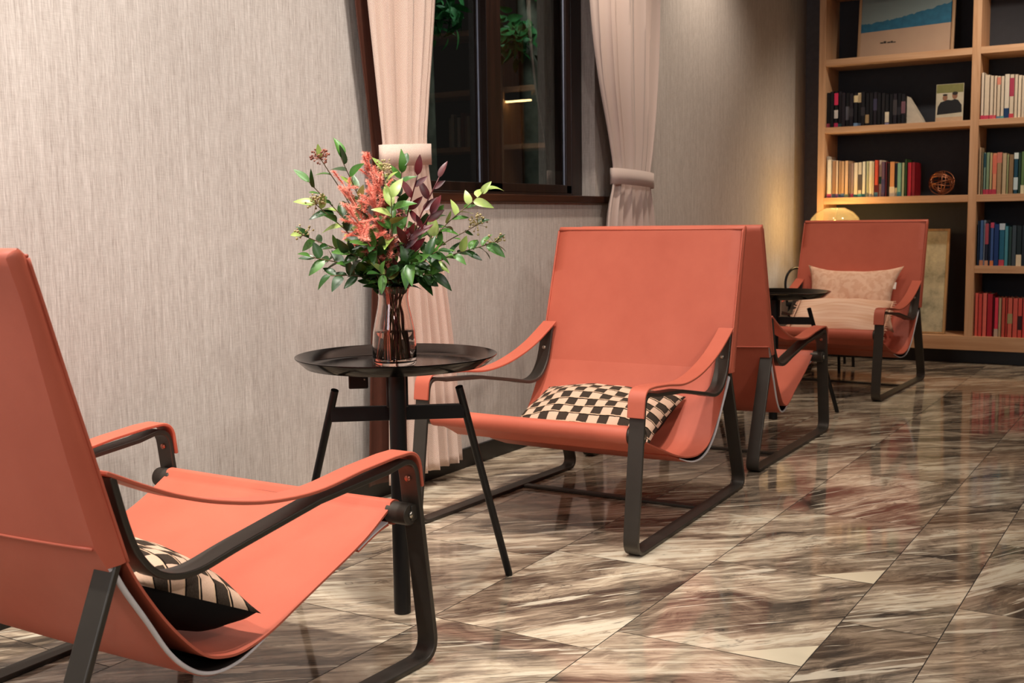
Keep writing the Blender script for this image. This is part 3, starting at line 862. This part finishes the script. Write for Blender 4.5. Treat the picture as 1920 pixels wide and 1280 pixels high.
bpart('bottom_board', BX-.004, BB, -1.628, 2.163, .089, .178, OAK)
bpart('plinth', BX+.06, BB, -1.628, 2.19, 0, .089, BLACKTRIM)
bpart('top_board', BX, BB, -1.628, 2.207, TOP, TOP+.04, OAK)

# books
PAGES = plain('book_pages', '#d9ccb2', .9)
_cm = {}
def cmat(c):
    if c not in _cm: _cm[c] = plain('book_cover_' + c.strip('#'), c, .45, 0, .4, .05)
    return _cm[c]
ORD = ['first', 'second', 'third', 'fourth', 'fifth', 'sixth', 'seventh', 'eighth', 'ninth', 'tenth', 'eleventh', 'twelfth', 'thirteenth', 'fourteenth', 'fifteenth',
       'sixteenth', 'seventeenth', 'eighteenth', 'nineteenth', 'twentieth', 'twenty-first', 'twenty-second', 'twenty-third', 'twenty-fourth', 'twenty-fifth', 'twenty-sixth', 'twenty-seventh', 'twenty-eighth']
def book(y_left, w, h, z, c, label, group, depth=.17, set_=.03, bands=(), lean=0.0):
    """spine faces the room (-x); left edge at y_left, growing to smaller y"""
    mb = MB(); e = .0022; w2 = w-.0006
    yc_ = -w2/2
    mb.box(0, .0025, -w2/2, w2/2, 0, h)                     # spine
    mb.box(0, depth, -w2/2, -w2/2+e, 0, h); mb.box(0, depth, w2/2-e, w2/2, 0, h)
    mb.box(.003, depth-.004, -w2/2+e, w2/2-e, .003, h-.004, 1)
    o = mb.build('book', [cmat(c), PAGES]); o.location = (BX+set_, y_left - w/2, z)
    if lean: o.rotation_euler = (R(lean), 0, 0)
    for (a, b, col) in bands:
        m2 = MB(); m2.box(-.0007, .0005, -w2/2-.0002, w2/2+.0002, h*a, h*b); m2.build('spine_label', cmat(col), o)
    return tag(o, label, 'book', group)
def book_row(y, z, items, where, group, setr=(.02, .04), seed=0):
    rd = random.Random(seed)
    for i, it in enumerate(items):
        w, h, c, cname = it[:4]; bands = it[4] if len(it) > 4 else ()
        book(y, w, h, z, c, f'{cname} book, {ORD[i]} from the left {where}', group, rd.uniform(.15, .19), rd.uniform(*setr), bands)
        y -= w
    return y
K = .00337
rb = random.Random(21)
W_ = '#e8dcc6'
# black books
blk = []
acc = {2: ((.62, .95, '#d9305a'), (.25, .48, '#cfc7c0'), (.0, .12, '#c2305a')), 3: ((.0, .10, '#3c6f72'),), 7: ((.72, .92, '#e6cfa0'), (.0, .1, '#7d9dbf')), 8: ((.70, .98, '#ecd7ae'), (.0, .09, '#7d9dbf')), 10: ((.08, .34, '#b89a6c'),),
       12: ((.45, .8, '#3b3850'),), 15: ((.08, .42, '#e9dcc0'), (0, .06, '#8b88a8')), 0: ((.0, .12, '#b04a5c'),), 5: ((.2, .6, '#5b5a63'),), 17: ((.3, .8, '#3f3a3c'),), 19: ((.35, .75, '#74505a'),)}
for k in range(20):
    h = .235 - .0024*k + rb.uniform(-.008, .006)
    blk.append((.0253, h, rb.choice(['#121114', '#17151a', '#1d1a1c', '#0e0d10', '#201a22']), 'black', acc.get(k, ((.3, .55, '#2e2b30'),) if k % 3 == 0 else ())))
yb = book_row(2.160, 1.527, blk, 'on the shelf of black books', 'black books on the second shelf', seed=1)
tri = MB()
yb -= .004
V = [(0, 0, 0), (0, -.105, 0), (0, 0, .175)]
tri.add([(x+dx, y, z) for dx in (0, .12) for (x, y, z) in V], [(0, 2, 1), (3, 4, 5), (0, 1, 4, 3), (1, 2, 5, 4), (2, 0, 3, 5)], 0, False)
o = tri.build('bookend', plain('cream_bookend', '#cfc3ae', .6)); o.location = (BX+.05, yb, 1.527)
tag(o, 'cream triangular bookend at the end of the black books', 'bookend')
# photo card
ph = thing('photo_card', 'small standing photo of two people in black tops on the shelf', 'photo', (BX+.04, 0, 1.527))
card = MB(); card.box(0, .006, -.082, .082, 0, .235)
cd = card.build('card', plain('photo_print', '#c6bca2', .5), ph); ph.location.y = 1.390
ph.rotation_euler = (0, R(4), 0)
def flat(mb, pts, x): mb.add([(x, -a, b) for a, b in pts], [tuple(range(len(pts)))[::-1]], 0, False)
def ell(cx, cy, rx, ry, n=20): return [(cx + rx*math.cos(2*PI*k/n), cy + ry*math.sin(2*PI*k/n)) for k in range(n)]
mb = MB(); flat(mb, [(-.08, .18), (.08, .18), (.08, .233), (-.08, .233)], -.0005); mb.build('print_foliage', plain('print_olive', '#7c7a45', .5), cd)
mb = MB(); flat(mb, ell(-.028, .150, .015, .020), -.0008); flat(mb, ell(.030, .160, .016, .021), -.0008); mb.build('print_faces', plain('print_skin', '#8f6248', .5), cd)
mb = MB(); flat(mb, ell(.031, .174, .017, .011), -.0012); flat(mb, ell(-.028, .167, .0145, .006), -.0012); mb.build('print_hair', plain('print_hair', '#2b211b', .5), cd)
mb = MB(); flat(mb, [(-.074, .045), (.074, .055), (.072, .10), (.05, .132), (.03, .139), (.012, .132), (-.012, .136), (-.03, .130), (-.055, .122), (-.07, .095)], -.0010); mb.build('print_tops', plain('print_black', '#121112', .5), cd)
mb = MB(); flat(mb, [(-.08, .002), (.08, .002), (.08, .028), (-.08, .028)], -.0006); mb.build('print_border', plain('print_border', '#c9a683', .5), cd)

mixA = [(.010, .275, '#e9dfcc', 'tall cream'), (.030, .250, W_, 'thick cream', ((0, .1, '#b5476a'),)), (.027, .243, '#a9805f', 'tan', ((0, .1, '#6b6c80'),)), (.016, .243, '#e2c3a4', 'pale pink', ((0, .1, '#8a5a86'),)), (.020, .236, '#b08a66', 'tan', ((0, .1, '#5f6f8d'),)),
        (.022, .238, '#c39a73', 'light brown', ((0, .11, '#4e6a8c'),)), (.024, .240, '#d9b089', 'peach', ((0, .09, '#99a37c'),)), (.016, .22, '#8f7768', 'grey brown'), (.020, .222, '#9a8076', 'mauve brown', ((0, .1, '#d0486a'),)),
        (.028, .225, '#dccdb4', 'pale beige', ((0, .08, '#3e8079'),)), (.026, .226, '#cdbfa6', 'stone coloured', ((.2, .65, '#5a5048'), (0, .09, '#5aa59b'))), (.022, .230, '#e4dcc4', 'off-white', ((0, .09, '#3e7b78'),)), (.020, .232, '#c3c49b', 'pale green'), (.024, .232, '#ece2c6', 'cream'),
        (.014, .226, '#d2bf9b', 'sand coloured'), (.024, .236, '#d6553d', 'orange red', ((0, .12, '#4b7486'), (.12, .32, '#5b1018'))), (.020, .236, '#e9d9c0', 'cream and green', ((.35, .55, '#2f6a46'),)), (.022, .224, '#6d5266', 'purple', ((.1, .5, '#4a4068'),)), (.012, .224, '#8f3b3a', 'brick red'), (.016, .215, '#2a1a14', 'dark brown'),
        (.032, .223, '#dd9a62', 'orange', ((0, .28, '#e6d3b4'),)), (.018, .213, '#1d2140', 'navy', ((0, .26, '#e8dcc0'),)), (.026, .214, '#84b39a', 'mint green', ((0, .13, '#3f7f8d'),)), (.018, .214, '#ded59a', 'pale yellow'), (.016, .235, '#2f4a26', 'dark green'), (.026, .214, '#c42a3a', 'bright red'), (.024, .214, '#8d1622', 'deep red')]
ye = book_row(2.158, 1.066, mixA, 'in the row beside the wire ball', 'mixed books beside the wire ball', seed=2)
# wire ball
mb = MB(); rd = random.Random(5); rad = .078
for k in range(11):
    q = Vector((rd.gauss(0, 1), rd.gauss(0, 1), rd.gauss(0, 1))).normalized(); e1 = q.orthogonal().normalized(); e2 = q.cross(e1)
    mb.tube([e1*rad*math.cos(2*PI*i/40)*(.94+.006*k) + e2*rad*math.sin(2*PI*i/40)*(.94+.006*k) for i in range(40)], .0032, 6, closed=True)
o = mb.build('wire_ball', plain('copper_wire', '#a2694a', .35, .75)); o.location = (BX+.12, 1.438, 1.066+rad+.003)
tag(o, 'round copper wire ball ornament at the end of the mixed books', 'ornament')

whites = [(.018, .285, '#e6d6c0', 'tall cream', ((0, .09, '#c23a56'),)), (.034, .27, '#dfcdb2', 'thick white', ((0, .09, '#c8405a'),)), (.022, .262, '#e2d0b6', 'white', ((0, .09, '#d2485c'),)), (.018, .262, '#e8d4ba', 'white', ((0, .09, '#d8505c'),)), (.022, .258, '#dcc8ac', 'white', ((.80, .97, '#e08a72'), (0, .06, '#5a7f96'))),
          (.020, .256, '#e4d2b8', 'off-white', ((0, .06, '#5a9a96'),)), (.030, .266, '#e2d6c0', 'white', ((0, .23, '#123a66'),)), (.026, .262, '#dccbb0', 'white', ((.5, .92, '#b03a52'), (0, .1, '#c8404c'))), (.02, .262, '#e0ceb4', 'white'), (.022, .255, '#e9d8bc', 'cream'), (.02, .25, '#d8c6ac', 'beige'), (.024, .25, '#e5d3b7', 'cream')]
book_row(1.203, 1.527, whites, 'in the row of white books', 'white books on the second shelf', seed=3)
greens = [(.016, .29, '#b89a78', 'tall tan'), (.012, .262, '#8a7a58', 'olive'), (.014, .258, '#7f9c8a', 'sage', ((.65, .98, '#1f4a54'), (0, .12, '#b8304a'))), (.022, .258, '#8aa07a', 'sage green', ((0, .12, '#c23a54'),)), (.016, .254, '#c9b27e', 'straw coloured', ((0, .12, '#b03048'),)), (.026, .252, '#e3936c', 'peach', ((.5, .95, '#e0745a'), (0, .12, '#b8344a'))), (.028, .255, '#a98a66', 'brown', ((.75, 1, '#d07a66'),)), (.026, .25, '#c9b08a', 'sand coloured'), (.014, .24, '#aab07a', 'pale olive'),
          (.028, .24, '#8f7350', 'light brown'), (.024, .25, '#174a5e', 'teal', ((.1, .4, '#cfe0e0'), (.85, 1, '#e6efe8'))), (.018, .25, '#23402c', 'dark green'), (.02, .255, '#5d7a48', 'green', ((0, .2, '#e0d6ae'),)), (.022, .25, '#3d5a34', 'green'), (.02, .24, '#70805a', 'olive green')]
book_row(1.203, 1.066, greens, 'in the row of green and peach books', 'green and peach books on the middle shelf', seed=4)
blues = [(.014, .28, '#152a44', 'dark blue'), (.022, .283, '#46699a', 'blue', ((0, .12, '#c88a6a'),)), (.010, .283, '#9fb1c9', 'pale blue'), (.020, .268, '#16233a', 'navy', ((.5, .98, '#b04a58'), (0, .12, '#d29a78'))), (.012, .26, '#122a4e', 'navy'), (.020, .268, '#3a5c9a', 'blue', ((.88, 1, '#c84a66'), (0, .12, '#d8804a'))), (.030, .258, '#123a78', 'thick blue'), (.032, .262, '#1d6a86', 'teal blue', ((.85, 1, '#c9d6e0'), (0, .14, '#c8485a'))), (.022, .245, '#4b93a4', 'light teal'), (.02, .24, '#2c4a44', 'dark teal'),
         (.026, .25, '#3a4a54', 'slate'), (.03, .248, '#12262a', 'black green', ((0, .28, '#e6d8b8'),)), (.026, .248, '#10222c', 'black blue'), (.024, .246, '#16304a', 'dark blue'), (.022, .25, '#1c3c66', 'blue')]
book_row(1.200, .623, blues, 'in the row of blue books', 'blue books on the lower shelf', seed=5)
reds = [(.022, .272, '#f06a58', 'coral red'), (.024, .268, '#e05448', 'red'), (.026, .272, '#f47464', 'coral red'), (.034, .268, '#ba2432', 'thick deep red'), (.010, .255, '#641016', 'dark maroon'), (.024, .245, '#e83c54', 'crimson', ((0, .2, '#c8ae9a'),)), (.018, .244, '#b89e7c', 'tan'), (.022, .246, '#d65c48', 'rust red'),
        (.014, .245, '#ba3a30', 'brick red'), (.028, .246, '#da6654', 'dull red', ((.35, .6, '#a8986c'),)), (.030, .244, '#e26254', 'red'), (.026, .245, '#d65246', 'red', ((.2, .55, '#360c0e'),)), (.024, .245, '#ea5450', 'red'), (.02, .24, '#c2383c', 'red'), (.024, .244, '#da5448', 'red')]
book_row(1.203, .178, reds, 'in the row of red books', 'red books on the bottom shelf', seed=6)
# pale books of the bay that only the window glass mirrors
mir = [(.03, .25+.02*math.sin(k*2.3), ['#d8ccb4', '#c9b89a', '#b08a70', '#8a4a40', '#d8d0bc', '#6a6a58'][k % 6], ['cream', 'sand', 'tan', 'maroon', 'white', 'olive'][k % 6]) for k in range(14)]
book_row(.258, 1.527, mir, 'in the row mirrored in the window', 'books mirrored in the window glass', seed=7)

# big painting leaning on the top shelf
pt = thing('framed_painting', 'large framed seascape with blue hills and sand on the top shelf', 'painting', (BX+.10, 1.685, 1.967))
pt.rotation_euler = (0, R(7), 0)
pm, nt, b = new_mat('painted_seascape')
uv = nt.nodes.new('ShaderNodeUVMap').outputs[0]; sp = nt.nodes.new('ShaderNodeSeparateXYZ'); L(nt, uv, sp.inputs[0])
u_, v_ = sp.outputs[0], sp.outputs[1]
ns = noise_tex(nt, uv, 7, 4, .6)
ridge = math_n(nt, 'ADD', math_n(nt, 'ADD', .36, math_n(nt, 'MULTIPLY', math_n(nt, 'POWER', u_, 1.6), .16)), math_n(nt, 'MULTIPLY', math_n(nt, 'SUBTRACT', ns, .5), .10))
shore = math_n(nt, 'ADD', .27, math_n(nt, 'MULTIPLY', u_, .03))
sky = mixc(nt, math_n(nt, 'MULTIPLY', v_, 1.0), lin('#8d9893'), lin('#627c80'))
hill = mixc(nt, noise_tex(nt, uv, 18, 4), lin('#174f6b'), lin('#2c7390'))
sand = mixc(nt, noise_tex(nt, uv, 6, 3), lin('#b0917a'), lin('#ba9d82'))
c = mixc(nt, math_n(nt, 'LESS_THAN', v_, ridge), sky, hill); c = mixc(nt, math_n(nt, 'LESS_THAN', v_, shore), c, sand)
L(nt, c, b.inputs['Base Color']); b.inputs['Roughness'].default_value = .7
w, h = .565, .62
mb = MB(); mb.add([(-.002, w/2, 0), (-.002, -w/2, 0), (-.002, -w/2, h), (-.002, w/2, h)], [(0, 1, 2, 3)][::1], 0, False, [[(0, 0), (1, 0), (1, 1), (0, 1)]])
mb.box(-.0015, .012, -w/2, w/2, 0, h, 0); cv = mb.build('canvas', pm, pt)
BOATS = plain('boat_paint', '#2b2825', .7)
mb = MB(); 
for (yy, ww, hh) in ((.145, .02, .008), (.125, .016, .014), (.10, .02, .008), (.082, .012, .012), (.066, .018, .006)):
    mb.box(-.0032, -.0018, yy-ww/2, yy+ww/2, .088, .088+hh)
mb.build('painted_boats', BOATS, cv)
mb = MB(); e = .016
mb.box(-.012, .022, w/2, w/2+e, 0, h+e); mb.box(-.012, .022, -w/2-e, -w/2, 0, h+e); mb.box(-.012, .022, -w/2, w/2, h, h+e)
mb.build('frame', wood_mat('frame_wood', '#8a6a4e', '#a98662', '#b8946e', 'Z'), pt, bevel=.002)
# pale framed picture behind the chair
pf = thing('framed_print', 'pale mottled framed print leaning behind the chair with pink cushions', 'picture', (BX+.075, 1.60, .179)); pf.rotation_euler = (0, R(8), 0)
gm, nt, b = new_mat('mottled_print')
f = noise_tex(nt, coords(nt), 7, 5, .65); r = ramp(nt, [(.35, lin('#8e8a72')), (.5, lin('#b9b195')), (.66, lin('#d2caa8'))]); L(nt, f, r.inputs[0]); L(nt, r.outputs[0], b.inputs['Base Color']); b.inputs['Roughness'].default_value = .4
mb = MB(); mb.box(-.002, .006, -.20, .20, .012, .665); mb.build('print', gm, pf)
mb = MB()
for bx_ in ((-.012, .012, -.215, -.20, 0, .68), (-.012, .012, .20, .215, 0, .68), (-.012, .012, -.20, .20, 0, .012), (-.012, .012, -.20, .20, .665, .68)): mb.box(*bx_)
mb.build('frame', wood_mat('thin_frame_wood', '#8f6f4c', '#b08c60', '#c09a6c', 'Z'), pf, bevel=.0015)

# ------------------------------------------------------------------ lamp, stool and chair in the corner
lt = thing('lamp_stand', 'black stool under the glowing glass lamp behind the far chair', 'stool', (7.40, 2.03, 0))
MB().lathe([(0, .70), (.17, .70), (.17, .72), (0, .72)], 40).build('top', BLACK, lt, auto=40)
for k in range(4):
    a = PI/4 + k*PI/2
    MB().tube([(.11*math.cos(a), .11*math.sin(a), .702), (.15*math.cos(a), .15*math.sin(a), .0)], .009, 12).build('leg', BLACK, lt, auto=40)
AMBER, nt, b = new_mat('amber_glass'); out = nt.nodes['Material Output']; nt.nodes.remove(b)
tr = N(nt, 'ShaderNodeBsdfTransparent'); tr.inputs[0].default_value = lin('#f3e2bd'); gl = N(nt, 'ShaderNodeBsdfGlossy', Roughness=.08)
tl = N(nt, 'ShaderNodeBsdfTranslucent'); tl.inputs[0].default_value = lin('#f0dcb4')
m1 = nt.nodes.new('ShaderNodeMixShader'); m1.inputs[0].default_value = .06; L(nt, tr.outputs[0], m1.inputs[1]); L(nt, tl.outputs[0], m1.inputs[2])
fr_ = N(nt, 'ShaderNodeFresnel', IOR=1.5); ge = nt.nodes.new('ShaderNodeNewGeometry'); m2 = nt.nodes.new('ShaderNodeMixShader')
L(nt, math_n(nt, 'MULTIPLY', fr_.outputs[0], math_n(nt, 'SUBTRACT', 1.0, ge.outputs['Backfacing'])), m2.inputs[0]); L(nt, m1.outputs[0], m2.inputs[1]); L(nt, gl.outputs[0], m2.inputs[2])
L(nt, m2.outputs[0], out.inputs[0])
lp = thing('table_lamp', 'glowing amber glass dome lamp behind the far chair', 'lamp', (7.40, 2.03, .72))
MB().lathe([(0, 0), (.075, 0), (.075, .012), (.03, .02), (.018, .03), (.018, .10), (0, .10)], 28).build('base', plain('brass', '#a98a4e', .3, .9), lp, auto=40)
MB().lathe([(.13, .105), (.158, .135), (.164, .17), (.15, .215), (.115, .25), (.07, .272), (.06, .278), (.057, .276), (.068, .268), (.112, .246), (.146, .212), (.16, .17), (.154, .137), (.128, .108)], 48).build('glass_shade', AMBER, lp)
MB().lathe([(.001, .10), (.022, .115), (.036, .15), (.03, .185), (.001, .20)], 20).build('bulb', emit_mat('warm_bulb', '#ffe6bd', 9), lp)

wc = thing('wire_chair', 'black wire chair in the dark corner behind the far chair', 'chair', (7.00, 2.0, 0))
mb = MB(); mb.tube(crom([(-.16, .16, .40), (-.17, .17, .55), (-.12, .15, .62), (.05, .14, .625), (.15, .13, .62)], 6), .008, 8); mb.build('arm_loop', BLACK, wc)
mb = MB(); mb.tube(crom([(-.16, -.16, .40), (-.17, -.17, .55), (-.12, -.15, .62), (.05, -.14, .625), (.15, -.13, .62)], 6), .008, 8); mb.build('arm_loop', BLACK, wc)
MB().box(-.17, .17, -.17, .17, .395, .425).build('seat', BLACK, wc, bevel=.01)
MB().box(.145, .165, -.15, .15, .50, .61).build('backrest', BLACK, wc, bevel=.01)
for sx in (-1, 1):
    for sy in (-1, 1): MB().tube([(sx*.15, sy*.15, .40), (sx*.165, sy*.165, 0)], .009, 10).build('leg', BLACK, wc, auto=40)
for sy in (-1, 1): MB().tube([(.155, sy*.13, .40), (.155, sy*.13, .56)], .008, 8).build('back_post', BLACK, wc)

# ------------------------------------------------------------------ garden beyond the window
BARK = plain('tree_bark', '#6b6a60', .9, 0, .2, .3, 14)
GL = leaf_mat('garden_leaf', '#1f5a30', '#3f8a4c', .5)
def garden_tree(label, x, y, h, crowns, seed, lean=0.0):
    rd = random.Random(seed)
    o = thing('garden_tree', label, 'tree', (x, y, -.3))
    MB().tube(crom([(0, 0, 0), (lean*.3, 0, h*.35), (lean*.7, .02, h*.7), (lean, .0, h)], 6), [.085-.0017*k for k in range(19)], 12).build('trunk', BARK, o)
    mb = MB()
    for (cx, cz, rr_, nn) in crowns:
        for k in range(nn):
            d = Vector((rd.gauss(0, 1), rd.gauss(0, .7), rd.gauss(0, 1))).normalized()*rr_*rd.random()**.5
            leaf(mb, Vector((cx, 0, cz)) + d, Vector((rd.gauss(0, 1), rd.gauss(0, 1), rd.gauss(-.4, 1))), Vector((rd.gauss(0, 1), -1, rd.gauss(0, 1))), rd.uniform(.07, .13), rd.uniform(.03, .05), 0)
    mb.build('leaves', GL, o)
    return o
garden_tree('tree with a pale trunk outside the window, behind the right pane', 6.45, 3.7, 4.0, [(-.25, 2.38, .16, 90), (.22, 2.32, .16, 90), (.05, 2.75, .3, 120)], 1, -.12)
garden_tree('leafy tree outside the window, behind the left pane', 5.25, 3.75, 3.6, [(.14, 2.42, .17, 110), (-.1, 2.75, .3, 120)], 2, .05)
mb = MB(); mb.box(-1, 12, WY+T+.02, 9, -.36, -.30); structure('ground', mb, plain('dark_garden_soil', '#1c1a15', .95))

# ------------------------------------------------------------------ lights
def spot(name, loc, target, power, col, size=70, blend=.6, rad=.06):
    d = bpy.data.lights.new(name, 'SPOT'); d.energy = power; d.color = col; d.spot_size = R(size); d.spot_blend = blend; d.shadow_soft_size = rad
    o = bpy.data.objects.new(name, d); COL.objects.link(o); o.location = loc
    o.rotation_euler = (Vector(target)-Vector(loc)).to_track_quat('-Z', 'Y').to_euler(); return o
def area(name, loc, target, power, col, sx, sy):
    d = bpy.data.lights.new(name, 'AREA'); d.energy = power; d.color = col; d.shape = 'RECTANGLE'; d.size = sx; d.size_y = sy
    o = bpy.data.objects.new(name, d); COL.objects.link(o); o.location = loc
    o.rotation_euler = (Vector(target)-Vector(loc)).to_track_quat('-Z', 'Y').to_euler(); return o
WARM = (1.0, .86, .72); NEUT = (1.0, .93, .86); COOL = (.82, .90, 1.0)
spot('track_light', (-1.9, -1.7, 2.5), (2.6, 2.2, .8), 70, NEUT, 60, .9, .12)
spot('track_light', (.4, -1.9, 2.7), (2.4, 2.1, .7), 130, NEUT, 80, .9, .12)
spot('downlight', (1.5, 1.5, 2.8), (1.6, 1.75, 0), 135, NEUT, 75, .9)
spot('downlight', (2.5, 1.1, 2.8), (3.1, 1.7, .4), 125, NEUT, 75, .9)
spot('downlight', (3.9, 1.0, 2.8), (4.2, 1.5, 0), 45, WARM, 80, .9)
spot('downlight', (5.4, .7, 2.8), (5.9, 1.5, .3), 38, WARM, 75, .9)
spot('downlight', (6.6, .6, 2.8), (7.7, 1.45, .9), 85, WARM, 85, .8)
spot('wall_washer', (.3, 1.85, 2.8), (.6, 2.4, 1.4), 170, NEUT, 110, 1)
spot('wall_washer', (1.5, 1.85, 2.8), (1.6, 2.4, 1.4), 150, NEUT, 110, 1)
spot('wall_washer', (2.7, 1.85, 2.8), (2.8, 2.4, 1.4), 90, NEUT, 100, 1)
spot('wall_washer', (4.3, 1.8, 2.8), (4.5, 2.4, 1.4), 80, WARM, 100, 1)  # added to brighten the wall and the far curtain
spot('wall_washer', (5.9, 1.8, 2.8), (6.0, 2.4, 1.4), 55, WARM, 100, 1)  # added too, lifts the wall beyond the curtain
area('ceiling_fill', (2.6, -.8, 2.8), (2.8, 1.2, 0), 25, NEUT, 1.6, 1.2)  # soft fill added overhead to raise the ambient light
area('cool_side_fill', (-.9, 1.6, 1.9), (4.0, 2.3, 1.3), 20, COOL, .8, 1.4)  # unseen cool fill, added to tint the curtain's left side
d = bpy.data.lights.new('lamp_glow', 'POINT'); d.energy = 14; d.color = (1.0, .84, .58); d.shadow_soft_size = .05
o = bpy.data.objects.new('lamp_glow', d); COL.objects.link(o); o.location = (7.40, 2.03, .90)
d = bpy.data.lights.new('garden_fill', 'POINT'); d.energy = 28; d.color = (.85, 1, .9); d.shadow_soft_size = .2  # unseen light added to bring out the trees outside
o = bpy.data.objects.new('garden_fill', d); COL.objects.link(o); o.location = (5.7, 3.0, 3.0)

w = bpy.data.worlds.new('world'); scene.world = w; w.use_nodes = True
w.node_tree.nodes['Background'].inputs[0].default_value = (.5, .42, .36, 1); w.node_tree.nodes['Background'].inputs[1].default_value = .015
scene.view_settings.view_transform = 'Standard'; scene.view_settings.look = 'None'; scene.view_settings.gamma = 1
scene.view_settings.exposure = 0.06
